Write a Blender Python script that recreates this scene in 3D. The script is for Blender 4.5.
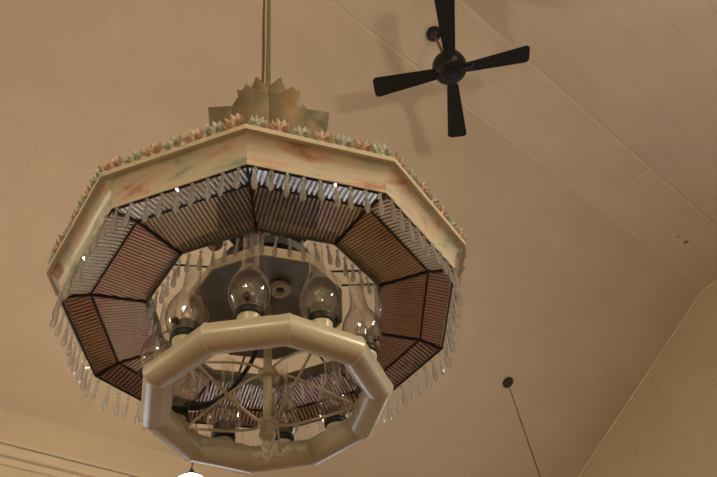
import bpy, bmesh, math, random
from mathutils import Vector, Matrix
random.seed(7)
PI = math.pi
R = math.radians
sc = bpy.context.scene
for o in list(bpy.data.objects): bpy.data.objects.remove(o, do_unlink=True)
COL = sc.collection

# ------------------------------------------------------------------ camera
CAMZ = 1.6
cam_d = bpy.data.cameras.new('camera'); cam = bpy.data.objects.new('camera', cam_d); COL.objects.link(cam)
cam_d.sensor_fit = 'HORIZONTAL'; cam_d.sensor_width = 36.0
cam_d.lens = 36.0 * 617.68 / 717.0
cam_d.clip_start = 0.05
rt = Vector((0.76856517, -0.63105276, -0.10526154)); up = Vector((-0.42176548, -0.62348187, 0.65831925)); fw = Vector((0.48106284, 0.46156556, 0.74534272))
cam.matrix_world = Matrix(((rt.x, up.x, -fw.x, 0), (rt.y, up.y, -fw.y, 0), (rt.z, up.z, -fw.z, CAMZ), (0, 0, 0, 1)))
sc.camera = cam

# ------------------------------------------------------------------ world, daylight through the windows, exposure
world = bpy.data.worlds.new('world'); sc.world = world; world.use_nodes = True
WN = world.node_tree; WN.nodes.clear()
wo = WN.nodes.new('ShaderNodeOutputWorld'); wb = WN.nodes.new('ShaderNodeBackground')
WORLD_STRENGTH = 2.1
wb.inputs[0].default_value = (0.74, 0.86, 1.0, 1); wb.inputs[1].default_value = WORLD_STRENGTH
WN.links.new(wb.outputs[0], wo.inputs[0])
GLOBE_STRENGTH = 21.0
GLOBE_COLOR = (1.0, 0.84, 0.62, 1)
# lamp output of each pendant (x, y)
STR = {(1.59, 3.19): 2.4, (5.37, 3.19): 0.6, (1.70, -1.34): 4.4, (5.37, -1.34): 0.45, (-2.2, -1.34): 4.4, (-2.2, 3.19): 2.7}
vs = sc.view_settings
vs.view_transform = 'Standard'; vs.look = 'None'; vs.gamma = 1.0; vs.use_curve_mapping = False
vs.exposure = 0.75
sc.cycles.use_denoising = True
sc.cycles.max_bounces = 10; sc.cycles.transparent_max_bounces = 32; sc.cycles.transmission_bounces = 8; sc.cycles.glossy_bounces = 4
sc.cycles.caustics_reflective = False; sc.cycles.caustics_refractive = False
sc.cycles.sample_clamp_indirect = 4.0

# ------------------------------------------------------------------ material helpers
def mat(name):
    m = bpy.data.materials.new(name); m.use_nodes = True
    nt = m.node_tree; nt.nodes.clear()
    out = nt.nodes.new('ShaderNodeOutputMaterial')
    return m, nt, out
def node(nt, typ, **kw):
    n = nt.nodes.new(typ)
    for k, v in kw.items(): setattr(n, k, v)
    return n
def inp(n, **kw):
    for k, v in kw.items():
        k2 = k.replace('_', ' ')
        n.inputs[k2].default_value = v
def principled(name, col, rough=0.5, metal=0.0, noise=0.0, scale=30.0, bump=0.0, spec=0.5, coat=0.0):
    m, nt, out = mat(name)
    b = node(nt, 'ShaderNodeBsdfPrincipled')
    b.inputs['Base Color'].default_value = (*col, 1); b.inputs['Roughness'].default_value = rough
    b.inputs['Metallic'].default_value = metal; b.inputs['Specular IOR Level'].default_value = spec
    b.inputs['Coat Weight'].default_value = coat; b.inputs['Coat Roughness'].default_value = 0.2
    tc = node(nt, 'ShaderNodeTexCoord')
    nz = node(nt, 'ShaderNodeTexNoise'); nz.inputs['Scale'].default_value = scale; nz.inputs['Detail'].default_value = 4
    nt.links.new(tc.outputs['Object'], nz.inputs['Vector'])
    if noise > 0:
        mr = node(nt, 'ShaderNodeMapRange'); mr.inputs['From Min'].default_value = 0.3; mr.inputs['From Max'].default_value = 0.7
        mr.inputs['To Min'].default_value = 1 - noise; mr.inputs['To Max'].default_value = 1 + noise * .4
        nt.links.new(nz.outputs['Fac'], mr.inputs['Value'])
        mx = node(nt, 'ShaderNodeVectorMath', operation='SCALE'); mx.inputs[0].default_value = col
        nt.links.new(mr.outputs[0], mx.inputs['Scale']); nt.links.new(mx.outputs[0], b.inputs['Base Color'])
    if bump > 0:
        bp = node(nt, 'ShaderNodeBump'); bp.inputs['Strength'].default_value = bump; bp.inputs['Distance'].default_value = 0.002
        nt.links.new(nz.outputs['Fac'], bp.inputs['Height']); nt.links.new(bp.outputs[0], b.inputs['Normal'])
    nt.links.new(b.outputs[0], out.inputs[0])
    return m
def board_mat(name, col, row, width, offset_v, line=0.86, mortar=0.004, coord='UV', stain=None):
    """painted boards: thin joints between rows, staggered butt joints, soft mottling"""
    m, nt, out = mat(name)
    b = node(nt, 'ShaderNodeBsdfPrincipled'); b.inputs['Roughness'].default_value = 0.6; b.inputs['Specular IOR Level'].default_value = 0.25
    tc = node(nt, 'ShaderNodeTexCoord'); mp = node(nt, 'ShaderNodeMapping'); mp.inputs['Location'].default_value = (0.33, offset_v, 0)
    nt.links.new(tc.outputs[coord], mp.inputs['Vector'])
    br = node(nt, 'ShaderNodeTexBrick'); br.offset = 0.5; br.offset_frequency = 2; br.squash = 1.0
    inp(br, Scale=1.0, Mortar_Size=mortar, Mortar_Smooth=0.6, Brick_Width=width, Row_Height=row, Bias=0.0)
    br.inputs['Color1'].default_value = (1, 1, 1, 1); br.inputs['Color2'].default_value = (0.97, 0.97, 0.97, 1); br.inputs['Mortar'].default_value = (line, line * .96, line * .9, 1)
    nt.links.new(mp.outputs[0], br.inputs['Vector'])
    nz = node(nt, 'ShaderNodeTexNoise'); inp(nz, Scale=1.3, Detail=5.0, Roughness=0.6)
    nt.links.new(tc.outputs[coord], nz.inputs['Vector'])
    mr = node(nt, 'ShaderNodeMapRange'); inp(mr, From_Min=0.3, From_Max=0.7, To_Min=0.93, To_Max=1.03)
    nt.links.new(nz.outputs['Fac'], mr.inputs['Value'])
    m1 = node(nt, 'ShaderNodeMix', data_type='RGBA', blend_type='MULTIPLY'); m1.inputs[0].default_value = 1.0
    nt.links.new(br.outputs['Color'], m1.inputs[6]); m1.inputs[7].default_value = (*col, 1)
    m2 = node(nt, 'ShaderNodeVectorMath', operation='SCALE')
    nt.links.new(m1.outputs[2], m2.inputs[0]); nt.links.new(mr.outputs[0], m2.inputs['Scale'])
    last = m2.outputs[0]
    if stain:
        for (su, sv, sr) in stain:
            vd = node(nt, 'ShaderNodeVectorMath', operation='DISTANCE'); vd.inputs[1].default_value = (su, sv, 0)
            nt.links.new(tc.outputs[coord], vd.inputs[0])
            r2 = node(nt, 'ShaderNodeMapRange'); inp(r2, From_Min=sr * .4, From_Max=sr, To_Min=1.0, To_Max=0.0)
            nt.links.new(vd.outputs['Value'], r2.inputs['Value'])
            mm = node(nt, 'ShaderNodeMix', data_type='RGBA'); mm.inputs[7].default_value = (0.22, 0.13, 0.05, 1)
            nt.links.new(r2.outputs[0], mm.inputs[0]); nt.links.new(last, mm.inputs[6]); last = mm.outputs[2]
    nt.links.new(last, b.inputs['Base Color'])
    bp = node(nt, 'ShaderNodeBump'); bp.inputs['Strength'].default_value = 0.1; bp.inputs['Distance'].default_value = 0.003; bp.invert = True
    nt.links.new(br.outputs['Fac'], bp.inputs['Height']); nt.links.new(bp.outputs[0], b.inputs['Normal'])
    nt.links.new(b.outputs[0], out.inputs[0])
    return m
def marble_mat(name, cols, scale=6.0, rough=0.3, stretch=(1, 1, 1), seed=0.0, lo=0.36):
    m, nt, out = mat(name)
    b = node(nt, 'ShaderNodeBsdfPrincipled'); b.inputs['Roughness'].default_value = rough; b.inputs['Specular IOR Level'].default_value = 0.5
    tc = node(nt, 'ShaderNodeTexCoord'); mp = node(nt, 'ShaderNodeMapping'); mp.inputs['Scale'].default_value = stretch; mp.inputs['Location'].default_value = (seed, seed * .7, seed * .3)
    mp.inputs['Rotation'].default_value = (0.2, 0.5, 0.3)
    nt.links.new(tc.outputs['Object'], mp.inputs['Vector'])
    nz = node(nt, 'ShaderNodeTexNoise'); inp(nz, Scale=scale, Detail=5.0, Roughness=0.55, Distortion=1.2)
    nt.links.new(mp.outputs[0], nz.inputs['Vector'])
    cr = node(nt, 'ShaderNodeValToRGB'); e = cr.color_ramp.elements
    n = len(cols)
    while len(e) < n: e.new(0.5)
    for i, c in enumerate(cols):
        e[i].position = lo + (1 - 2 * lo) * i / (n - 1); e[i].color = (*c, 1)
    nt.links.new(nz.outputs['Fac'], cr.inputs[0]); nt.links.new(cr.outputs[0], b.inputs['Base Color'])
    nt.links.new(b.outputs[0], out.inputs[0])
    return m
def rib_glass(name, tint, body, clear=0.5, rough=0.12, gloss=.12, tint2=None):
    """tinted ribbed glass: part see-through, part glossy, part milky body"""
    m, nt, out = mat(name)
    tr = node(nt, 'ShaderNodeBsdfTransparent'); tr.inputs[0].default_value = (*tint, 1)
    gl = node(nt, 'ShaderNodeBsdfGlossy'); gl.inputs['Color'].default_value = (0.95, 0.95, 0.98, 1); gl.inputs['Roughness'].default_value = rough * .7
    df = node(nt, 'ShaderNodeBsdfDiffuse'); df.inputs[0].default_value = (*body, 1)
    tl = node(nt, 'ShaderNodeBsdfTranslucent'); tl.inputs[0].default_value = (*body, 1)
    tc = node(nt, 'ShaderNodeTexCoord'); nz = node(nt, 'ShaderNodeTexNoise'); inp(nz, Scale=38.0, Detail=3.0)
    nt.links.new(tc.outputs['Object'], nz.inputs['Vector'])
    bp = node(nt, 'ShaderNodeBump'); bp.inputs['Strength'].default_value = 0.25; bp.inputs['Distance'].default_value = 0.0015
    nt.links.new(nz.outputs['Fac'], bp.inputs['Height'])
    nt.links.new(bp.outputs[0], gl.inputs['Normal'])
    a = node(nt, 'ShaderNodeMixShader'); a.inputs[0].default_value = 0.5
    nt.links.new(df.outputs[0], a.inputs[1]); nt.links.new(tl.outputs[0], a.inputs[2])
    c = node(nt, 'ShaderNodeMixShader'); c.inputs[0].default_value = clear
    nt.links.new(a.outputs[0], c.inputs[1]); nt.links.new(tr.outputs[0], c.inputs[2])
    fr = node(nt, 'ShaderNodeFresnel'); fr.inputs[0].default_value = 1.75
    nt.links.new(bp.outputs[0], fr.inputs['Normal'])
    ad = node(nt, 'ShaderNodeMath', operation='ADD', use_clamp=True); ad.inputs[1].default_value = gloss
    if tint2:
        n2 = node(nt, 'ShaderNodeTexNoise'); inp(n2, Scale=7.0, Detail=4.0, Roughness=.65); nt.links.new(tc.outputs['Object'], n2.inputs['Vector'])
        r2 = node(nt, 'ShaderNodeMapRange'); inp(r2, From_Min=.42, From_Max=.58); nt.links.new(n2.outputs['Fac'], r2.inputs['Value'])
        for tgt, c1, c2, sock in ((tr, tint, tint2[0], 0), (df, body, tint2[1], 0), (tl, body, tint2[1], 0)):
            mx = node(nt, 'ShaderNodeMix', data_type='RGBA'); mx.inputs[6].default_value = (*c1, 1); mx.inputs[7].default_value = (*c2, 1)
            nt.links.new(r2.outputs[0], mx.inputs[0]); nt.links.new(mx.outputs[2], tgt.inputs[sock])
    nt.links.new(fr.outputs[0], ad.inputs[0])
    f = node(nt, 'ShaderNodeMixShader')
    nt.links.new(ad.outputs[0], f.inputs[0]); nt.links.new(c.outputs[0], f.inputs[1]); nt.links.new(gl.outputs[0], f.inputs[2])
    nt.links.new(f.outputs[0], out.inputs[0])
    return m
def thin_glass(name, tint=(0.93, 0.92, 0.9), ior=1.5, edge=0.75):
    m, nt, out = mat(name)
    tr = node(nt, 'ShaderNodeBsdfTransparent'); tr.inputs[0].default_value = (*tint, 1)
    gl = node(nt, 'ShaderNodeBsdfGlossy'); gl.inputs['Roughness'].default_value = 0.05
    tc = node(nt, 'ShaderNodeTexCoord'); nz = node(nt, 'ShaderNodeTexNoise'); inp(nz, Scale=75.0, Detail=3.0); nt.links.new(tc.outputs['Object'], nz.inputs['Vector'])
    bp = node(nt, 'ShaderNodeBump'); bp.inputs['Strength'].default_value = 0.3; bp.inputs['Distance'].default_value = 0.004
    nt.links.new(nz.outputs['Fac'], bp.inputs['Height']); nt.links.new(bp.outputs[0], gl.inputs['Normal'])
    lw = node(nt, 'ShaderNodeLayerWeight'); lw.inputs[0].default_value = 0.5
    pw = node(nt, 'ShaderNodeMath', operation='POWER'); pw.inputs[1].default_value = 2.6
    nt.links.new(lw.outputs['Facing'], pw.inputs[0])
    ad = node(nt, 'ShaderNodeMath', operation='MULTIPLY_ADD', use_clamp=True); ad.inputs[1].default_value = edge; ad.inputs[2].default_value = 0.14 * (ior - .5)
    nt.links.new(pw.outputs[0], ad.inputs[0])
    f = node(nt, 'ShaderNodeMixShader')
    nt.links.new(ad.outputs[0], f.inputs[0]); nt.links.new(tr.outputs[0], f.inputs[1]); nt.links.new(gl.outputs[0], f.inputs[2])
    nt.links.new(f.outputs[0], out.inputs[0])
    return m
def crystal_mat(name):
    """cut crystal: clear in the middle of each facet, darker towards its edges, sharp reflections"""
    m, nt, out = mat(name)
    lw = node(nt, 'ShaderNodeLayerWeight'); lw.inputs[0].default_value = 0.5
    mx = node(nt, 'ShaderNodeMix', data_type='RGBA'); mx.inputs[6].default_value = (1.0, 0.99, 0.96, 1); mx.inputs[7].default_value = (0.55, 0.53, 0.46, 1)
    nt.links.new(lw.outputs['Facing'], mx.inputs[0])
    tr = node(nt, 'ShaderNodeBsdfTransparent'); nt.links.new(mx.outputs[2], tr.inputs[0])
    gl = node(nt, 'ShaderNodeBsdfGlossy'); gl.inputs['Roughness'].default_value = 0.06
    df = node(nt, 'ShaderNodeBsdfTranslucent'); df.inputs[0].default_value = (1.0, 0.98, 0.92, 1)
    a = node(nt, 'ShaderNodeMixShader'); a.inputs[0].default_value = 0.34
    nt.links.new(tr.outputs[0], a.inputs[1]); nt.links.new(df.outputs[0], a.inputs[2])
    ad = node(nt, 'ShaderNodeMath', operation='MULTIPLY_ADD', use_clamp=True); ad.inputs[1].default_value = 0.40; ad.inputs[2].default_value = 0.12
    nt.links.new(lw.outputs['Facing'], ad.inputs[0])
    f = node(nt, 'ShaderNodeMixShader')
    nt.links.new(ad.outputs[0], f.inputs[0]); nt.links.new(a.outputs[0], f.inputs[1]); nt.links.new(gl.outputs[0], f.inputs[2])
    nt.links.new(f.outputs[0], out.inputs[0])
    return m
def emis(name, col, s):
    m, nt, out = mat(name)
    e = node(nt, 'ShaderNodeEmission'); e.inputs[0].default_value = col; e.inputs[1].default_value = s
    nt.links.new(e.outputs[0], out.inputs[0]); return m

PAINT = (0.66, 0.55, 0.42)
M = {}
M['slope'] = board_mat('ceiling slope boards', PAINT, 0.2711, 0.82, -1.165 + 0.2711 * 5, 0.93, 0.0028)
M['slope2'] = board_mat('ceiling far slope boards', PAINT, 0.28, 7.0, 0.05, 0.82, 0.004)
M['strip'] = board_mat('ceiling strip boards', PAINT, 0.3305, 60.0, 0.0, 0.78, 0.004, stain=[(6.43, 0.354, 0.04), (6.27, 0.362, 0.02)])
M['gable'] = board_mat('gable boards', (0.62, 0.53, 0.37), 0.62, 2.4, 0.1, 0.8, 0.004)
M['wall'] = principled('wall paint', (0.64, 0.54, 0.40), 0.6, noise=.05, scale=3)
M['trim'] = principled('trim paint', (0.68, 0.58, 0.45), 0.5, noise=.04, scale=8)
M['floor'] = principled('floor boards', (0.28, 0.18, 0.11), 0.4, noise=.3, scale=4)
M['cream'] = principled('cream enamel', (0.68, 0.64, 0.49), 0.34, noise=.06, scale=14, coat=.25)
M['stem'] = principled('aged ivory enamel', (0.62, 0.56, 0.42), 0.35, noise=.12, scale=40)
M['weld'] = principled('weld bead', (0.8, 0.78, 0.68), 0.25)
M['black'] = principled('black metal', (0.010, 0.010, 0.010), 0.5, noise=.2)
M['panrim'] = principled('tan enamel rim', (0.46, 0.39, 0.26), 0.45, noise=.15, scale=12)
M['burner'] = principled('patina burner', (0.20, 0.20, 0.155), 0.4, metal=.6, noise=.4, scale=200, bump=.6)
M['brass'] = principled('aged brass', (0.55, 0.28, 0.08), 0.35, metal=.5, noise=.3, scale=120)
M['knob'] = principled('brown knob', (0.06, 0.035, 0.02), 0.5)
M['gap'] = principled('dark lines painted between glass ribs', (0.05, 0.035, 0.025), 0.5)  # painted dark lines standing in for refraction at the rib edges
M['came'] = principled('dark lead came', (0.03, 0.027, 0.024), 0.45, metal=.6, noise=.4, scale=60)
M['inner'] = principled('grey green metal band', (0.17, 0.165, 0.13), 0.45, metal=.4, noise=.3, scale=30)
M['pan'] = principled('dark pan underside', (0.22, 0.205, 0.175), 0.36, metal=.3, noise=.35, scale=12)
M['fan'] = principled('dark walnut', (0.008, 0.0045, 0.003), 0.6, noise=.5, scale=25, spec=.3)
M['fanm'] = principled('black fan motor', (0.007, 0.006, 0.006), 0.4, metal=.2)
M['rod'] = principled('greenish rod', (0.24, 0.22, 0.15), 0.4, metal=.4, noise=.2)
M['cord'] = principled('brown cord', (0.16, 0.075, 0.04), 0.6)
M['bronze'] = principled('dark bronze', (0.07, 0.05, 0.03), 0.4, metal=.7, noise=.3)
CREAM = (0.70, 0.60, 0.42)
for i in range(4):
    M['marble%d' % i] = marble_mat('opalescent marbled glass %d' % i, [(0.28, 0.36, 0.27), (0.56, 0.58, 0.45), (0.72, 0.67, 0.52), (0.74, 0.66, 0.52), (0.70, 0.49, 0.36), (0.44, 0.26, 0.17)], 5.5, 0.38, (1, 1, 2.6), seed=3.1 * i + .9, lo=0.33)
M['crown'] = marble_mat('bronze green marbled glass', [(0.18, 0.17, 0.095), (0.24, 0.205, 0.12), (0.29, 0.23, 0.14), (0.34, 0.22, 0.125)], 6.0, 0.3, (1.4, 1.4, .6), seed=5)
M['lip'] = marble_mat('cream rim glass', [(0.60, 0.62, 0.48), (0.72, 0.66, 0.50), (0.75, 0.64, 0.48)], 5, 0.35)
M['leafg'] = marble_mat('pale green leaf', [(0.34, 0.42, 0.30), (0.68, 0.71, 0.60), (0.82, 0.80, 0.72)], 40, 0.4)
M['leafo'] = marble_mat('orange pink leaf', [(0.52, 0.34, 0.24), (0.78, 0.60, 0.48), (0.85, 0.78, 0.70)], 40, 0.4)
M['chimney'] = thin_glass('lamp chimney glass')
M['bulb'] = thin_glass('clear bulb glass', (0.9, 0.88, 0.84), 2.6, 1.0)
M['crystal'] = crystal_mat('cut crystal')
# ribbed glass: (tint through, body); panel tints paint in reflections and what shows behind
M['g_clear'] = rib_glass('clear ribbed glass with painted sheen', (0.80, 0.80, 0.80), (0.62, 0.63, 0.64), .60, .09, .55)
M['g_olive'] = rib_glass('ribbed glass with painted straw show-through', (0.58, 0.50, 0.32), (0.30, 0.24, 0.13), .45, .12, .16, ((0.52, 0.38, 0.42), (0.26, 0.18, 0.18)))
M['g_pink'] = rib_glass('mauve ribbed glass', (0.76, 0.50, 0.56), (0.48, 0.29, 0.33), .45, .12, .22, ((0.78, 0.66, 0.66), (0.52, 0.42, 0.40)))
M['g_mauve'] = rib_glass('dark mauve ribbed glass', (0.56, 0.34, 0.34), (0.28, 0.15, 0.14), .45, .12, .14)
M['g_brown'] = rib_glass('ribbed glass with painted brown show-through', (0.46, 0.23, 0.15), (0.17, 0.08, 0.05), .45, .12, .12, ((0.50, 0.33, 0.24), (0.22, 0.12, 0.08)))
M['g_amber'] = rib_glass('ribbed glass with painted amber show-through', (0.48, 0.22, 0.13), (0.18, 0.08, 0.04), .45, .12, .12, ((0.62, 0.50, 0.30), (0.34, 0.25, 0.12)))

# ------------------------------------------------------------------ object helpers
def link(name, me, m=None, parent=None, loc=None, rot=None):
    o = bpy.data.objects.new(name, me); COL.objects.link(o)
    if m is not None and me is not None and not me.materials: me.materials.append(m)
    if parent: o.parent = parent
    if loc is not None: o.location = loc
    if rot is not None: o.rotation_euler = rot
    return o
def bm_obj(name, bm, m, parent=None, loc=None, rot=None, smooth=None):
    me = bpy.data.meshes.new(name)
    bmesh.ops.recalc_face_normals(bm, faces=bm.faces)
    if smooth is not None:
        for f in bm.faces: f.smooth = True
        for e in bm.edges:
            if len(e.link_faces) == 2 and e.calc_face_angle(0) > smooth: e.smooth = False
    bm.to_mesh(me); bm.free()
    return link(name, me, m, parent, loc, rot)
def empty(name, loc=(0, 0, 0), rotz=0, parent=None):
    o = bpy.data.objects.new(name, None); COL.objects.link(o); o.location = loc; o.rotation_euler = (0, 0, rotz); o.empty_display_size = .1
    if parent: o.parent = parent
    return o
def tag(o, label, cat, group=None):
    o['label'] = label; o['category'] = cat
    if group: o['group'] = group
def struct(o): o['kind'] = 'structure'; return o
def add_box(bm, c, s, mtx=None):
    r = bmesh.ops.create_cube(bm, size=1.0)
    M4 = Matrix.Translation(c) @ (mtx.to_4x4() if mtx else Matrix.Identity(4)) @ Matrix.Diagonal((*s, 1))
    bmesh.ops.transform(bm, matrix=M4, verts=r['verts'])
    return r['verts']
def add_poly_prism(bm, pts, off):
    """polygon pts (Vectors) extruded by vector off"""
    a = [bm.verts.new(p) for p in pts]; b = [bm.verts.new(Vector(p) + off) for p in pts]
    bm.faces.new(a); bm.faces.new(b[::-1])
    n = len(pts)
    for i in range(n): bm.faces.new((a[i], a[(i + 1) % n], b[(i + 1) % n], b[i]))
def add_lathe(bm, prof, seg=24, closed=True, mtx=None):
    """prof: [(r,z)...]; radius 0 ends collapse to a point"""
    rings = []
    for r, z in prof:
        if r < 1e-6: rings.append([bm.verts.new((0, 0, z))])
        else: rings.append([bm.verts.new((r * math.cos(2 * PI * i / seg), r * math.sin(2 * PI * i / seg), z)) for i in range(seg)])
    vs_ = [v for g in rings for v in g]
    for a, b in zip(rings, rings[1:]):
        for i in range(seg):
            j = (i + 1) % seg
            if len(a) == 1 and len(b) == 1: continue
            if len(a) == 1: bm.faces.new((a[0], b[j], b[i]))
            elif len(b) == 1: bm.faces.new((a[i], a[j], b[0]))
            else: bm.faces.new((a[i], a[j], b[j], b[i]))
    if closed:
        for g in (rings[0], rings[-1]):
            if len(g) > 1: bm.faces.new(g)
    if mtx is not None: bmesh.ops.transform(bm, matrix=mtx, verts=vs_)
    return vs_
def add_tube(bm, pts, r, seg=8, cyclic=False):
    pts = [Vector(p) for p in pts]; n = len(pts); rings = []
    prev = None
    for i, p in enumerate(pts):
        if cyclic: t = (pts[(i + 1) % n] - pts[i - 1]).normalized()
        else: t = (pts[min(i + 1, n - 1)] - pts[max(i - 1, 0)]).normalized()
        ref = prev if prev is not None else (Vector((0, 0, 1)) if abs(t.z) < .9 else Vector((1, 0, 0)))
        x = (ref - t * ref.dot(t))
        if x.length < 1e-5: x = t.orthogonal()
        x.normalize(); prev = x; y = t.cross(x)
        rr = r[i] if isinstance(r, (list, tuple)) else r
        rings.append([bm.verts.new(p + (x * math.cos(2 * PI * k / seg) + y * math.sin(2 * PI * k / seg)) * rr) for k in range(seg)])
    m_ = n if cyclic else n - 1
    for i in range(m_):
        a, b = rings[i], rings[(i + 1) % n]
        for k in range(seg): bm.faces.new((a[k], a[(k + 1) % seg], b[(k + 1) % seg], b[k]))
    if not cyclic: bm.faces.new(rings[0][::-1]); bm.faces.new(rings[-1])
def bez(p0, p1, p2, p3, n=14):
    p0, p1, p2, p3 = map(Vector, (p0, p1, p2, p3)); out = []
    for i in range(n + 1):
        t = i / n; out.append(p0 * (1 - t) ** 3 + p1 * 3 * t * (1 - t) ** 2 + p2 * 3 * t * t * (1 - t) + p3 * t ** 3)
    return out

# ------------------------------------------------------------------ the room
HZ = CAMZ + 4.95
YA, YB = 0.589, 1.250                      # edges of the flat strip along the ridge
YW, YO = 4.945, -3.106                     # side walls
ZW = HZ - 0.5 * (YW - YB)
X0, X1 = -4.6, 7.39                        # end walls
def slab(name, quad, n_out, m, th=.08, uv=None):
    """a slab with its inner face on quad (4 Vectors) and a uv in metres"""
    bm = bmesh.new(); uvl = bm.loops.layers.uv.new('UVMap')
    add_poly_prism(bm, quad, Vector(n_out) * th)
    for f in bm.faces:
        for l in f.loops: l[uvl].uv = uv(l.vert.co)
    o = bm_obj(name, bm, m); struct(o); return o
s5 = math.sqrt(1.25)
slab('ceiling', [Vector((X0, YA, HZ)), Vector((X1, YA, HZ)), Vector((X1, YB, HZ)), Vector((X0, YB, HZ))], (0, 0, 1), M['strip'], uv=lambda c: (c.x, c.y - YA))
slab('ceiling', [Vector((X0, YB, HZ)), Vector((X1, YB, HZ)), Vector((X1, YW, ZW)), Vector((X0, YW, ZW))], (0, 0, 1), M['slope'], uv=lambda c: (c.x, (c.y - YB) * s5))
slab('ceiling', [Vector((X0, YA, HZ)), Vector((X1, YA, HZ)), Vector((X1, YO, ZW)), Vector((X0, YO, ZW))], (0, 0, 1), M['slope2'], uv=lambda c: (c.x, (YA - c.y) * s5))
slab('floor', [Vector((X0, YO, 0)), Vector((X1, YO, 0)), Vector((X1, YW, 0)), Vector((X0, YW, 0))], (0, 0, -1), M['floor'], uv=lambda c: (c.x, c.y))
def wall_with_windows(name, axis, pos, out, a0, a1, top, wins, m):
    """wall in a vertical plane; axis 'x' = runs along x at y=pos. top(a) = height. wins: (a,b,z0,z1)"""
    bm = bmesh.new(); uvl = bm.loops.layers.uv.new('UVMap')
    cuts = sorted(set([a0, a1] + [w[0] for w in wins] + [w[1] for w in wins] + ([YA, YB] if axis == 'y' else [])))
    def quad(p, q, z0, z1p, z1q):
        if axis == 'x': pts = [Vector((p, pos, z0)), Vector((q, pos, z0)), Vector((q, pos, z1q)), Vector((p, pos, z1p))]; off = Vector((0, out * .12, 0))
        else: pts = [Vector((pos, p, z0)), Vector((pos, q, z0)), Vector((pos, q, z1q)), Vector((pos, p, z1p))]; off = Vector((out * .12, 0, 0))
        add_poly_prism(bm, pts, off)
    for p, q in zip(cuts, cuts[1:]):
        w = [w for w in wins if w[0] <= p + 1e-6 and w[1] >= q - 1e-6]
        if w:
            quad(p, q, 0, w[0][2], w[0][2]); quad(p, q, w[0][3], top(p), top(q))
        else: quad(p, q, 0, top(p), top(q))
    for f in bm.faces:
        for l in f.loops: l[uvl].uv = (l.vert.co.z, l.vert.co.y if axis == 'y' else l.vert.co.x)
    return struct(bm_obj(name, bm, m))
def ztop(y):
    return HZ if YA <= y <= YB else (HZ - .5 * (y - YB) if y > YB else HZ - .5 * (YA - y))
winL = [(-.6, .5, .9, 2.7), (1.8, 2.9, .9, 2.7), (4.2, 5.3, .9, 2.7)]
winG = [(-1.2, -.1, .9, 2.7), (1.9, 3.0, .9, 2.7)]
winO = []
wall_with_windows('wall_left', 'x', YW, 1, X0, X1, lambda a: ZW, winL, M['wall'])
wall_with_windows('wall_right', 'x', YO, -1, X0, X1, lambda a: ZW, winO, M['wall'])
wall_with_windows('wall_far', 'y', X1, 1, YO, YW, ztop, winG, M['gable'])
wall_with_windows('wall_back', 'y', X0, -1, YO, YW, ztop, [], M['gable'])
wi = 0
for axis, pos, out, wins in (('x', YW, 1, winL), ('y', X1, 1, winG), ('x', YO, -1, winO)):
    for (a, b, z0, z1) in wins:
        wi += 1; bm = bmesh.new(); c = (a + b) / 2; w = b - a
        bars = [(a - .04, z0 - .04, .08, z1 - z0 + .16), (b + .04, z0 - .04, .08, z1 - z0 + .16)]
        def pb(ca, cz, sa, sz, d_=.06):
            if axis == 'x': add_box(bm, (ca, pos - out * .02, cz), (sa, d_, sz))
            else: add_box(bm, (pos - out * .02, ca, cz), (d_, sa, sz))
        zc = (z0 + z1) / 2
        pb(a, zc, .1, z1 - z0 + .2); pb(b, zc, .1, z1 - z0 + .2); pb(c, z1, w + .3, .12); pb(c, z0, w + .3, .1, .14); pb(c, zc, w, .05); pb(c, zc, .03, z1 - z0)
        struct(bm_obj('window_%d' % wi, bm, M['trim']))
        ld = bpy.data.lights.new('daylight', 'AREA'); ld.shape = 'RECTANGLE'; ld.size = w; ld.size_y = z1 - z0; ld.cycles.is_portal = True
        lo = bpy.data.objects.new('daylight', ld); COL.objects.link(lo)
        if axis == 'x': lo.location = (c, pos + out * .13, zc); lo.rotation_euler = (R(90) * (-1 if out > 0 else 1), 0, 0)
        else: lo.location = (pos + out * .13, c, zc); lo.rotation_euler = (R(90), 0, R(90))
# trims
ti = 0
def trim(boxes, m='trim'):
    global ti
    ti += 1; bm = bmesh.new()
    for c, s, *mt in boxes: add_box(bm, c, s, mt[0] if mt else None)
    return struct(bm_obj('trim_%d' % ti, bm, M[m]))
LX = X1 - X0; CX = (X0 + X1) / 2
trim([((CX, YA + .012, HZ - .005), (LX, .034, .010))])
trim([((CX, YB - .012, HZ - .003), (LX, .03, .008))])
trim([((5.10, (YA + YB) / 2, HZ - .005), (.035, YB - YA - .062, .010))])
# gable cornice beads following the roof line
def sloped(p, q, w=.035):
    p, q = Vector(p), Vector(q); bm = bmesh.new(); add_tube(bm, [p, q], w / 2, 8); return bm
for p, q in (((X1 - .01, YB, HZ - .012), (X1 - .01, YW, ZW - .012)), ((X1 - .01, YA, HZ - .012), (X1 - .01, YB, HZ - .012)), ((X1 - .01, YA, HZ - .012), (X1 - .01, YO, ZW - .012))):
    ti += 1; struct(bm_obj('trim_%d' % ti, sloped(p, q), M['trim']))
# picture rail on the left wall
ZR = CAMZ + 0.568 * 4.95
trim([((CX, YW - .02, ZR), (LX, .04, .02)), ((CX, YW - .015, ZR - .05), (LX, .03, .06)), ((CX, YW - .03, ZR - .095), (LX, .06, .03)), ((CX, YW - .012, ZR - .14), (LX, .024, .05))])
trim([((CX, YW - .015, .08), (LX, .03, .16))]); bpy.data.objects['trim_%d' % ti].name = 'baseboard_left'
struct(bpy.data.objects['baseboard_left'])

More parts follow.
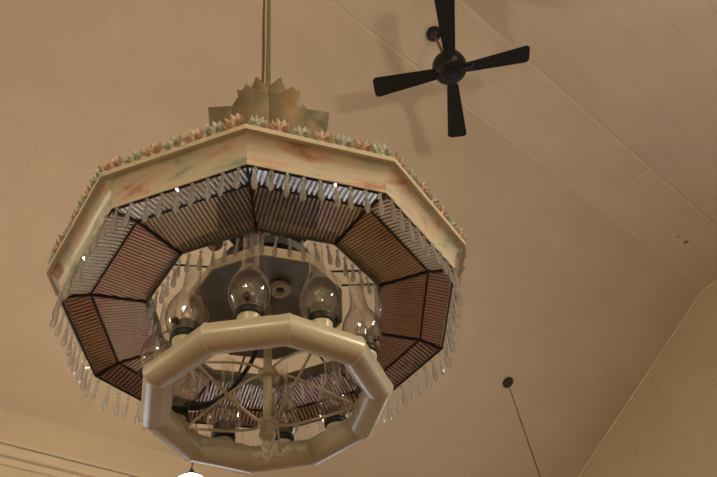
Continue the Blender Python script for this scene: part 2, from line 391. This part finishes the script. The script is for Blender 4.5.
# ------------------------------------------------------------------ chandelier
CH = empty('chandelier', (0.61753534, 0.92650665, CAMZ + 0.96791863), math.atan2(-.7216, .6923))
tag(CH, 'large ten-sided glass shade chandelier with hanging prisms and a cream ring of oil lamps', 'chandelier')
PHI, PHI2 = 7.37, 3.41
def pol(r, ang, h):
    a = R(ang); return Vector((r * math.sin(a), -r * math.cos(a), h))
R1, R2, R3, RM = .45, .393, .2755, .488
H2, H3, HM = .021, .022, .0705
V = lambda r, k, h: pol(r, PHI + 36 * k, h)

# marbled outer panels, coved outwards towards the rim
MP = [(R1 + .002, .001), (R1 + .0035, .014), (R1 + .007, .028), (R1 + .013, .041), (R1 + .022, .052), (R1 + .034, .0605)]
for k in range(10):
    bm = bmesh.new(); NL = 8; rows = []
    for off in (0, -.004):
        for (r, h) in MP:
            a_, b_ = V(r + off, k, h), V(r + off, k + 1, h)
            rows.append([bm.verts.new(a_.lerp(b_, i / NL)) for i in range(NL + 1)])
    nr = len(MP)
    for g in (0, nr):
        for j in range(nr - 1):
            for i in range(NL): bm.faces.new((rows[g + j][i], rows[g + j][i + 1], rows[g + j + 1][i + 1], rows[g + j + 1][i]))
    for j in (0, nr - 1):
        for i in range(NL): bm.faces.new((rows[j][i], rows[j][i + 1], rows[nr + j][i + 1], rows[nr + j][i]))
    for i in (0, NL):
        for j in range(nr - 1): bm.faces.new((rows[j][i], rows[j + 1][i], rows[nr + j + 1][i], rows[nr + j][i]))
    bm_obj('marbled_panel', bm, M['marble%d' % (k % 4)], CH, smooth=R(40))
# rim lip on top of them
bm = bmesh.new()
prof = [(RM - .012, HM - .008), (RM + .005, HM - .010), (RM + .007, HM + .002), (RM - .012, HM + .006)]
rings = [[bm.verts.new(V(r, k, h)) for (r, h) in prof] for k in range(10)]
for k in range(10):
    a, b = rings[k], rings[(k + 1) % 10]
    for i in range(4): bm.faces.new((a[i], a[(i + 1) % 4], b[(i + 1) % 4], b[i]))
bm_obj('rim_lip', bm, M['lip'], CH)
# acanthus leaves along the rim
def leaf_mesh(seed, m):
    rnd = random.Random(seed); bm = bmesh.new(); NA, NR = 36, 5
    c = bm.verts.new((0, 0, 0)); grid = []
    for j in range(1, NR + 1):
        row = []
        for i in range(NA + 1):
            t = -1 + 2 * i / NA; th = t * R(100)
            lob = abs(math.cos(t * PI * 3.5)) ** .5
            rr = (.0165 + .0065 * (1 - abs(t) ** 1.5)) * (.68 + .32 * lob if j == NR else .9 if j == NR - 1 else .9) * j / NR
            curl = .004 * math.sin(t * PI * 7) * (j / NR) ** .7
            row.append(bm.verts.new((math.sin(th) * rr * 1.05, -.002 - .010 * (j / NR) ** 2 + curl, .006 + math.cos(th) * rr * 1.1 + rnd.uniform(-.0004, .0004))))
        grid.append(row)
    c.co = (0, 0, .006)
    for i in range(NA): bm.faces.new((c, grid[0][i], grid[0][i + 1]))
    for a, b in zip(grid, grid[1:]):
        for i in range(NA): bm.faces.new((a[i], b[i], b[i + 1], a[i + 1]))
    add_lathe(bm, [(.004, -.001), (.0055, .004), (.003, .010), (0, .014)], 8, mtx=Matrix.Translation((0, -.004, 0)))
    # second, smaller tuft in front
    c2 = bm.verts.new((0, -.006, .004)); prev = None
    for i in range(25):
        t = -1 + 2 * i / 24; th = t * R(80); rr = .012 * (.6 + .4 * abs(math.cos(t * PI * 2.5)))
        v = bm.verts.new((math.sin(th) * rr, -.013 + .002 * math.sin(t * PI * 5), .004 + math.cos(th) * rr))
        if prev: bm.faces.new((c2, prev, v))
        prev = v
    me = bpy.data.meshes.new('leaf_ornament'); bm.to_mesh(me); bm.free(); me.materials.append(m); return me
leaf_g = [leaf_mesh(i, M['leafg']) for i in range(2)]; leaf_o = [leaf_mesh(i + 5, M['leafo']) for i in range(2)]
cnt = 0
for k in range(10):
    a, b = V(RM - .004, k, HM + .002), V(RM - .004, k + 1, HM + .002)
    ang = math.atan2((b - a).y, (b - a).x)
    for i in range(7):
        cnt += 1
        me = (leaf_g if cnt % 2 else leaf_o)[i % 2]
        o = link('leaf_ornament', me, None, CH, a.lerp(b, (i + .5) / 7), (R(random.uniform(-4, 6)), R(random.uniform(-7, 7)), ang + R(random.uniform(-8, 8))))
        s = random.uniform(1.08, 1.28); o.scale = (s, s, s)
        if cnt % 2: o['label'] = 'pale green leaf'
        else: o['label'] = 'orange pink leaf'

# ribbed glass panels
def ribbed(name, p0, p1, q1, q0, m, n=26, depth=.0040, gap=.10):
    """outer edge p0-p1, inner edge q0-q1; ribs run from the outer to the inner edge, bulging down"""
    bm = bmesh.new(); p0, p1, q0, q1 = map(Vector, (p0, p1, q0, q1))
    nrm = (p1 - p0).cross(q0 - p0).normalized()
    if nrm.z > 0: nrm = -nrm
    e = (p1 - p0).normalized(); side = (q0 + q1) / 2 - (p0 + p1) / 2
    side = (side - e * side.dot(e)); L = side.length; side.normalize()
    pitch = (p1 - p0).length / n
    w_in = (q0 - (p0 + side * L)).dot(e); w_in2 = (q1 - (p0 + side * L)).dot(e); Wd = (p1 - p0).length
    stops = [(0, 0.0), (gap, 0.0)] + [(gap + (1 - 2 * gap) * t / 6, math.sin(PI * t / 6) ** .8) for t in range(1, 6)] + [(1 - gap, 0.0), (1.0, 0.0)]
    for i in range(n):
        for (s0, h0), (s1, h1) in zip(stops, stops[1:]):
            quad = []
            for ss, hh in ((s0, h0), (s1, h1)):
                x = (i + ss) * pitch; h = depth * hh
                l = L
                if x < w_in: l = L * x / w_in
                elif x > w_in2: l = L * (Wd - x) / (Wd - w_in2)
                quad.append((p0 + e * x + nrm * h, p0 + e * x + side * l + nrm * h))
            (a, b), (c, d) = quad
            pts = []
            for v in (a, c, d, b):
                if not any((v - u).length < 1e-5 for u in pts): pts.append(v)
            if len(pts) >= 3:
                f = bm.faces.new([bm.verts.new(v) for v in pts])
                if h0 == 0 and h1 == 0: f.material_index = 1
    bmesh.ops.remove_doubles(bm, verts=bm.verts, dist=1e-5)
    me = bpy.data.meshes.new(name)
    for f in bm.faces:
        f.smooth = True
        f.normal_update()
        if f.normal.dot(nrm) < 0: f.normal_flip()
    for ed in bm.edges:
        if len(ed.link_faces) == 2 and ed.calc_face_angle(0) > R(50): ed.smooth = False
    bm.to_mesh(me); bm.free(); me.materials.append(m); me.materials.append(M['gap']); return link(name, me, None, CH)
strip_m = {9: 'g_clear', 0: 'g_clear', 1: 'g_clear', 2: 'g_mauve', 3: 'g_brown', 4: 'g_brown', 5: 'g_brown', 6: 'g_brown', 7: 'g_brown', 8: 'g_clear'}
wide_m = {9: 'g_olive', 0: 'g_olive', 1: 'g_amber', 2: 'g_brown', 3: 'g_brown', 4: 'g_pink', 5: 'g_pink', 6: 'g_pink', 7: 'g_pink', 8: 'g_pink'}
for k in range(10):
    ribbed('glass_strip', V(R1 - .003, k, .001), V(R1 - .003, k + 1, .001), V(R2, k + 1, H2), V(R2, k, H2), M[strip_m[k]], 26, .0034, .16 if 1 <= k <= 8 else .06)['label'] = M[strip_m[k]].name
    ribbed('ribbed_glass_panel', V(R2, k, H2), V(R2, k + 1, H2), V(R3, k + 1, H3), V(R3, k, H3), M[wide_m[k]], 27, .0032, .17 if 1 <= k <= 8 else .10)['label'] = M[wide_m[k]].name
# lead came frame: one mesh
bm = bmesh.new()
def bar(bm, p, q, w, h):
    p, q = Vector(p), Vector(q); t = (q - p); L = t.length; t.normalize()
    x = t; z = Vector((0, 0, 1)); y = z.cross(x).normalized(); z = x.cross(y)
    m3 = Matrix((x, y, z)).transposed()
    add_box(bm, (p + q) / 2, (L, w, h), m3)
for k in range(10):
    bar(bm, V(R1, k, -.002), V(R1, k + 1, -.002), .0035, .005)
    bar(bm, V(R2, k, H2 - .003), V(R2, k + 1, H2 - .003), .0035, .005)
    bar(bm, V(R1, k, -.003), V(R2, k, H2 - .004), .0052, .006)
    bar(bm, V(R2, k, H2 - .004), V(R3, k, H3 - .004), .0052, .006)
bm_obj('lead_frame', bm, M['came'], CH)
# inner frame band
bm = bmesh.new()
prof = [(R3 - .003, H3 - .004), (R3 + .004, H3 - .004), (R3 + .004, H3 + .030), (R3 - .003, H3 + .030)]
rings = [[bm.verts.new(V(r, k, h)) for (r, h) in prof] for k in range(10)]
for k in range(10):
    a, b = rings[k], rings[(k + 1) % 10]
    for i in range(4): bm.faces.new((a[i], a[(i + 1) % 4], b[(i + 1) % 4], b[i]))
bm_obj('inner_frame', bm, M['inner'], CH)

# prisms
def prism_mesh(L, w):
    bm = bmesh.new()   # faceted: six flat sides, pinched at the neck
    add_lathe(bm, [(0, -.004), (.0035, -.006), (.0045, -.009), (.0035, -.012), (0, -.0135)], 6)
    z0 = -.0145
    add_lathe(bm, [(0, z0), (w * .42, z0 - .003), (w * .5, z0 - L * .2), (w * .72, z0 - L * .45), (w, z0 - L * .74), (w * .75, z0 - L * .88), (0, z0 - L)], 6)
    add_tube(bm, [(0, 0, .001), (.0012, 0, -.002), (0, 0, -.005)], .0007, 4)
    me = bpy.data.meshes.new('prism'); bm.to_mesh(me); bm.free(); me.materials.append(M['crystal']); return me
pm, pm2 = prism_mesh(.060, .0066), prism_mesh(.050, .0058)
for k in range(10):
    for i in range(9):
        p = V(R1 + .004, k, -.003).lerp(V(R1 + .004, k + 1, -.003), (i + .5) / 9)
        link('hanging_prism', pm, None, CH, p, (R(random.uniform(-4, 4)), R(random.uniform(-4, 4)), random.uniform(0, 3)))
    for i in range(6):
        p = V(R3 - .006, k, H3 - .002).lerp(V(R3 - .006, k + 1, H3 - .002), (i + .5) / 6)
        link('inner_prism', pm2, None, CH, p, (R(random.uniform(-4, 4)), R(random.uniform(-4, 4)), random.uniform(0, 3)))

# dark pan with cream rim above the lamps
PR_, PH = .187, .04
bm = bmesh.new()
o0 = [bm.verts.new(pol(PR_, 7 + 36 * k, PH)) for k in range(10)]; o1 = [bm.verts.new(pol(PR_, 7 + 36 * k, PH + .03)) for k in range(10)]
i0 = [bm.verts.new(pol(PR_ - .004, 7 + 36 * k, PH)) for k in range(10)]
for k in range(10):
    j = (k + 1) % 10; bm.faces.new((o0[k], o0[j], o1[j], o1[k])); bm.faces.new((o0[k], o0[j], i0[j], i0[k]))
bm.faces.new(o1)
pan = bm_obj('reflector_pan', bm, M['panrim'], CH)
bm = bmesh.new()
i0 = [bm.verts.new(pol(PR_ - .004, 7 + 36 * k, PH + .0005)) for k in range(10)]; i1 = [bm.verts.new(pol(.075, 7 + 36 * k, PH + .018)) for k in range(10)]
for k in range(10):
    j = (k + 1) % 10; bm.faces.new((i0[k], i0[j], i1[j], i1[k]))
bm.faces.new(i1)
u = bm_obj('pan_underside', bm, M['pan'], pan)
bm = bmesh.new()
pts = [Vector((.042 + .018 * math.cos(t * PI / 12), -.063 + .018 * math.sin(t * PI / 12), PH + .006)) for t in range(24)]
add_tube(bm, pts, .0085, 10, True)
bm_obj('ring_ornament', bm, M['stem'], pan, smooth=1.2)
bm = bmesh.new(); add_lathe(bm, [(0, PH + .031), (.06, PH + .031), (.06, .15), (.12, .155), (.125, .175), (.05, .20), (0, .20)], 40)
bm_obj('upper_cap', bm, M['black'], CH, smooth=.6)
# support bars from the inner frame
for p, q in (((.03, -.065, .1), (.262, -.068, .053)), ((.03, -.015, .1), (.268, -.02, .053)), ((-.03, -.09, .1), (-.19, -.19, .053)), ((-.05, .02, .1), (-.266, .03, .053)), ((.02, .05, .1), (.1, .245, .053)), ((-.03, .05, .1), (-.13, .235, .053))):
    bm = bmesh.new(); add_tube(bm, [p, q], .0028, 6); bm_obj('support_bar', bm, M['black'], CH)
bm = bmesh.new(); add_tube(bm, [pol(.12, 20, .16), pol(.266, 26, .053)], .0018, 6); bm_obj('support_wire', bm, M['inner'], CH)

# star crown of two tiers
def tier(name, ph, rb, hb, rv, hv, rp, hp):
    root = None
    for j in range(10):
        bm = bmesh.new()
        pts = [pol(rb, ph + 36 * j, hb), pol(rb, ph + 36 * (j + 1), hb), pol(rv, ph + 36 * (j + 1), hv), pol(rp, ph + 36 * (j + .5), hp), pol(rv, ph + 36 * j, hv)]
        a = [bm.verts.new(p) for p in pts]
        # folded down the middle: two halves meeting at the point
        bm.faces.new((a[0], a[1], a[2], a[4])); bm.faces.new((a[4], a[2], a[3]))
        o = bm_obj(name, bm, M['crown'], CH, smooth=1.0)
        sm = o.modifiers.new('s', 'SOLIDIFY'); sm.thickness = .003
        if root is None: root = o
    bm = bmesh.new()
    for j in range(10):
        add_tube(bm, [pol(rb + .001, ph + 36 * j, hb), pol(rv + .001, ph + 36 * j, hv)], .0012, 6)
    bm_obj('solder_line', bm, M['came'], CH)
tier('crown_petal', 13, .145, .40, .19, .74, .23, .76)
tier('upper_crown_petal', 11, .075, .66, .105, .965, .132, 1.0)
bm = bmesh.new(); add_lathe(bm, [(0, .395), (.147, .395), (.147, .402), (.02, .42), (0, .42)], 10); bm_obj('crown_base', bm, M['came'], CH)

# hanging rod and cord
top_h = HZ - CAMZ - 0.96791863
bm = bmesh.new(); add_tube(bm, [(-.004, 0, .17), (-.004, 0, top_h - .02)], .0095, 12); bm_obj('hanging_rod', bm, M['rod'], CH, smooth=1.0)
bm = bmesh.new(); add_tube(bm, [(-.026 + .002 * math.sin(i * 1.3), .004 * math.sin(i), .2 + (top_h - .24) * i / 20) for i in range(21)], .0055, 8); bm_obj('power_cord', bm, M['cord'], CH, smooth=1.0)
bm = bmesh.new(); add_lathe(bm, [(0, top_h - .06), (.03, top_h - .055), (.07, top_h - .01), (.07, top_h - .0005), (0, top_h - .0005)], 24); bm_obj('ceiling_rose', bm, M['bronze'], CH, smooth=.8)

# ring of pipe
PR, PZ, PT = .2319, -.2126, .0298
bm = bmesh.new(); rings = []
for k in range(10):
    ang = PHI2 + 36 * (k - .5); c = pol(PR, ang, PZ); rad = pol(1, ang, 0)
    rings.append([bm.verts.new(c + rad * (PT / math.cos(R(18)) * math.cos(2 * PI * i / 28)) + Vector((0, 0, PT * math.sin(2 * PI * i / 28)))) for i in range(28)])
for k in range(10):
    a, b = rings[k], rings[(k + 1) % 10]
    for i in range(28): bm.faces.new((a[i], a[(i + 1) % 28], b[(i + 1) % 28], b[i]))
pipe = bm_obj('ring_pipe', bm, M['cream'], CH, smooth=R(25))
for f in pipe.data.polygons: f.use_smooth = True
# miter edges are sharp: the rings only
for e in pipe.data.edges:
    a, b = e.vertices; e.use_edge_sharp = (a // 28 == b // 28)
for k in range(10):
    ang = PHI2 + 36 * (k - .5); c = pol(PR, ang, PZ); rad = pol(1, ang, 0); bm = bmesh.new()
    add_tube(bm, [c + rad * ((PT + .0002) / math.cos(R(18)) * math.cos(2 * PI * i / 32)) + Vector((0, 0, (PT + .0002) * math.sin(2 * PI * i / 32))) for i in range(32)], .0009, 6, True)
    bm_obj('weld_seam', bm, M['weld'], pipe)

# stem, collar, hub, finial
bm = bmesh.new(); add_lathe(bm, [(0, -.28), (.0095, -.28), (.0095, PH + .02), (0, PH + .02)], 20); stem = bm_obj('center_stem', bm, M['stem'], CH, smooth=.8)
bm = bmesh.new(); add_lathe(bm, [(.009, -.152), (.018, -.150), (.021, -.143), (.021, -.137), (.016, -.131), (.009, -.128)], 24); bm_obj('collar', bm, M['stem'], stem, smooth=.6)
bm = bmesh.new(); add_lathe(bm, [(.009, -.252), (.016, -.255), (.0165, -.258), (.0195, -.262), (.0195, -.268), (.0150, -.271), (.0145, -.282), (0, -.283)], 24); bm_obj('hub', bm, M['stem'], stem, smooth=.6)
bm = bmesh.new(); add_lathe(bm, [(.0120, -.281), (.0172, -.286), (.0178, -.291), (.0140, -.299), (.0070, -.304), (.0068, -.306), (.0120, -.311), (.0122, -.315), (.0085, -.320), (.0046, -.323), (.0046, -.325), (.0092, -.329), (.0092, -.333), (.005, -.338), (.002, -.345), (0, -.347)], 24); bm_obj('finial', bm, M['stem'], stem, smooth=.6)
# spokes
for j in range(5):
    ang = PHI2 - 36 + 72 * j; e = pol(.190, ang, PZ)
    d1 = pol(.017, ang, -.266); bm = bmesh.new()
    add_tube(bm, bez(d1, d1 + pol(.035, ang, -.004), e - pol(.07, ang, .028), e), .0030, 8); bm_obj('spoke', bm, M['stem'], CH, smooth=1)
    d1 = pol(.018, ang + 3, -.140); bm = bmesh.new()
    add_tube(bm, bez(d1, d1 + pol(.04, ang, .004), e + pol(-.06, ang, .034), e + Vector((0, 0, .004))), .0028, 8); bm_obj('spoke', bm, M['stem'], CH, smooth=1)
    bm = bmesh.new(); c = pol(PR * math.cos(R(18)) - PT - .0005, ang, PZ); rad = pol(1, ang, 0); tg = pol(1, ang + 90, 0)
    add_tube(bm, [c + tg * .015 * math.cos(i * PI / 12) + Vector((0, 0, .015 * math.sin(i * PI / 12))) + rad * (.004 * abs(math.sin(i * PI / 12))) for i in range(24)], .0022, 8, True)
    add_tube(bm, [c - rad * .003, c + rad * .004], .006, 10)
    bm_obj('spoke_flange', bm, M['cream'], CH, smooth=1)

# oil lamps
def bulbs_mesh():
    bm = bmesh.new(); add_lathe(bm, [(.007, .082), (.010, .090), (.0125, .100), (.0115, .110), (.007, .121), (.001, .133), (0, .134)], 16); 
    for f in bm.faces: f.smooth = True
    me = bpy.data.meshes.new('bulb'); bm.to_mesh(me); bm.free(); me.materials.append(M['bulb']); return me
def lathe_mesh(name, prof, m, seg=32, closed=True, extra=None, ang=.7):
    bm = bmesh.new(); add_lathe(bm, prof, seg, closed)
    if extra: extra(bm)
    for f in bm.faces: f.smooth = True
    bmesh.ops.recalc_face_normals(bm, faces=bm.faces)
    for e in bm.edges:
        if len(e.link_faces) == 2 and e.calc_face_angle(0) > ang: e.smooth = False
    me = bpy.data.meshes.new(name); bm.to_mesh(me); bm.free(); me.materials.append(m); return me
cup = lathe_mesh('cup', [(0, .016), (.0205, .016), (.021, .022), (.0225, .027), (.0236, .031), (.0236, .0345), (0, .0345)], M['cream'])
ringm = lathe_mesh('ring', [(0, .0335), (.0262, .0335), (.0282, .036), (.0284, .046), (.0270, .049), (0, .049)], M['black'])
def ribs(bm):
    for i in range(22):
        a = 2 * PI * i / 22; add_box(bm, (.0246 * math.cos(a), .0246 * math.sin(a), .0635), (.0026, .0030, .012), Matrix.Rotation(a, 3, 'Z'))
gal = lathe_mesh('gallery', [(0, .0488), (.0262, .049), (.0274, .052), (.0262, .055), (.0240, .057), (.0240, .070), (.0256, .0715), (.0235, .073), (.012, .0745), (0, .0745)], M['burner'], extra=ribs)
chim = lathe_mesh('chimney', [(.0268, .050), (.0310, .058), (.0378, .072), (.0424, .088), (.0434, .101), (.0410, .118), (.0335, .138), (.0245, .156), (.0195, .173), (.0175, .194), (.0168, .226), (.0172, .254), (.0180, .263)], M['chimney'], 40, False, ang=3)
bulb = bulbs_mesh()
wick = lathe_mesh('wick_holder', [(0, .074), (.013, .0745), (.0145, .079), (.009, .083), (.0075, .089), (0, .090)], M['brass'], 16)
def knob_mesh():
    bm = bmesh.new(); add_tube(bm, [(.018, 0, .060), (.036, 0, .060)], .0016, 6)
    add_lathe(bm, [(0, 0), (.006, .0005), (.0075, .002), (.0075, .004), (.006, .0055), (0, .006)], 14, mtx=Matrix.Translation((.035, 0, .060)) @ Matrix.Rotation(R(90), 4, 'Y'))
    me = bpy.data.meshes.new('knob'); bm.to_mesh(me); bm.free(); me.materials.append(M['knob']); return me
knob = knob_mesh()
for j in range(10):
    c = pol(PR * math.cos(R(18)) + .004, PHI2 + 36 * j, PZ)
    base = link('oil_lamp', cup, None, CH, c, (0, 0, R(PHI2 + 36 * j + random.uniform(-40, 40))))
    link('burner_ring', ringm, None, base); link('gallery', gal, None, base); link('chimney', chim, None, base)
    link('bulb', bulb, None, base); link('wick_holder', wick, None, base); link('knob', knob, None, base, (0, 0, 0), (0, 0, R(-120 + (85 if j % 2 else 0))))
# black cable from the pan to the lamp on the left
bm = bmesh.new(); e = pol(.19, PHI2 + 36 * 7, PZ + .055)
add_tube(bm, bez((-.012, .03, PH - .002), (-.03, .03, -.09), (-.11, .07, -.17), (e.x, e.y, e.z)), [.0052] * 11 + [.006, .008, .011, .012], 10)
bm_obj('black_cable', bm, M['black'], CH, smooth=1)

# ------------------------------------------------------------------ ceiling fan
FAN = empty('ceiling_fan', (2.2597, 0.9256, HZ), 0)
tag(FAN, 'dark brown four-blade ceiling fan hanging from the flat ridge strip of the ceiling', 'ceiling fan')
bm = bmesh.new(); add_lathe(bm, [(0, -.07), (.025, -.068), (.055, -.045), (.066, -.012), (.062, -.0005), (0, -.0005)], 28); bm_obj('canopy', bm, M['fanm'], FAN, smooth=.8)
bm = bmesh.new(); add_tube(bm, [(0, 0, -.05), (0, 0, -.56)], .011, 12); bm_obj('downrod', bm, M['cord'], FAN, smooth=1)
bm = bmesh.new(); add_lathe(bm, [(0, -.545), (.03, -.55), (.035, -.575), (.105, -.58), (.128, -.595), (.130, -.665), (.118, -.690), (.10, -.70), (.085, -.715), (.06, -.72), (0, -.722)], 40); bm_obj('motor_housing', bm, M['fanm'], FAN, smooth=.5)
bm = bmesh.new(); add_lathe(bm, [(0, -.718), (.045, -.720), (.042, -.730), (.02, -.735), (0, -.736)], 28); bm_obj('switch_cap', bm, M['fanm'], FAN, smooth=.6)
def blade_mesh():
    bm = bmesh.new(); pts = []
    r0, r1, w0, w1 = .115, .60, .040, .076
    out = [(r0, -w0), (r0 + .02, -w0 - .004)] + [(r1 - .03, -w1)] + [(r1 - .03 + .03 * math.sin(t), -w1 + .03 - .03 * math.cos(t)) for t in (R(30), R(60), R(90))]
    out += [(r1, w1 - .03)] + [(r1 - .03 + .03 * math.cos(t), w1 - .03 + .03 * math.sin(t)) for t in (R(30), R(60), R(90))] + [(r0 + .02, w0 + .004), (r0, w0)]
    add_poly_prism(bm, [Vector((x, y, 0)) for x, y in out], Vector((0, 0, .007)))
    bmesh.ops.recalc_face_normals(bm, faces=bm.faces)
    me = bpy.data.meshes.new('blade'); bm.to_mesh(me); bm.free(); me.materials.append(M['fan']); return me
def bracket_mesh():
    bm = bmesh.new(); add_box(bm, (.11, 0, -.004), (.12, .035, .006)); add_box(bm, (.165, 0, -.003), (.03, .075, .006))
    for y in (-.025, .025): add_lathe(bm, [(0, -.010), (.005, -.009), (.006, -.006), (0, -.006)], 8, mtx=Matrix.Translation((.165, y, 0)))
    me = bpy.data.meshes.new('bracket'); bm.to_mesh(me); bm.free(); me.materials.append(M['fanm']); return me
bl, bk = blade_mesh(), bracket_mesh()
for j in range(4):
    a = R(40.0 + 90 * j)
    b = link('blade', bl, None, FAN, (0, 0, -.695), (R(11), 0, a))
    link('blade_bracket', bk, None, b)

# ------------------------------------------------------------------ pendant globes
def pendant(x, y, zc, label, group):
    gm = emis('lit globe', GLOBE_COLOR, GLOBE_STRENGTH * STR.get((round(x, 2), round(y, 2)), 1.0))
    zt = HZ - .5 * (y - YB) if y > YB else HZ - .5 * (YA - y)
    sgn = 1 if y > YB else -1
    P = empty('pendant_lamp', (x, y, zt)); tag(P, label, 'pendant lamp', group)
    L = zt - zc
    bm = bmesh.new(); add_lathe(bm, [(0, -.045), (.015, -.043), (.03, -.02), (.068, -.012), (.068, 0), (0, 0)], 24)
    bm_obj('canopy', bm, M['bronze'], P, rot=(math.atan(-.5) * sgn, 0, 0), smooth=.7)
    bm = bmesh.new(); n = int((L - .14 - .05) / .02)
    for i in range(n):
        z = -.045 - i * .02 - .012; a = 0 if i % 2 else PI / 2
        add_tube(bm, [(.0055 * math.cos(a) * math.cos(t * PI / 3), .0055 * math.sin(a) * math.cos(t * PI / 3), z + .013 * math.sin(t * PI / 3)) for t in range(6)], .0022, 5, True)
    add_tube(bm, [(.005 * math.cos(i * .8), .005 * math.sin(i * .8), -.04 - (L - .18) * i / 90) for i in range(91)], .0025, 5)
    bm_obj('chain', bm, M['bronze'], P)
    bm = bmesh.new(); add_lathe(bm, [(0, -L + .158), (.014, -L + .156), (.016, -L + .142), (.036, -L + .128), (.048, -L + .108), (.048, -L + .098), (0, -L + .098)], 24); bm_obj('cap', bm, M['bronze'], P, smooth=.6)
    bm = bmesh.new(); add_lathe(bm, [(.12 * math.sin(PI * i / 20), -L + .12 * math.cos(PI * i / 20)) if 0 < i < 20 else (0, -L + .12 * math.cos(PI * i / 20)) for i in range(21)], 32); bm_obj('globe', bm, gm, P, smooth=1)
ZG = CAMZ + 1.785
G = 'globe pendant lamps hanging from the sloping ceiling'
pendant(1.59, 3.19, ZG, 'lit white globe pendant lamp below the lower left of the cream ring', G)
pendant(5.37, 3.19, ZG, 'chain pendant lamp hung from a small dark canopy near the gable wall', G)
YR = -1.34
for x, lab in ((1.70, 'globe pendant lamp on the other roof slope, level with the fan'), (5.37, 'globe pendant lamp on the other roof slope, nearest the gable wall'), (-2.2, 'globe pendant lamp on the other roof slope, behind the camera')):
    pendant(x, YR, ZG, lab, G)
pendant(-2.2, 3.19, ZG, 'globe pendant lamp on the window side slope, behind the camera', G)
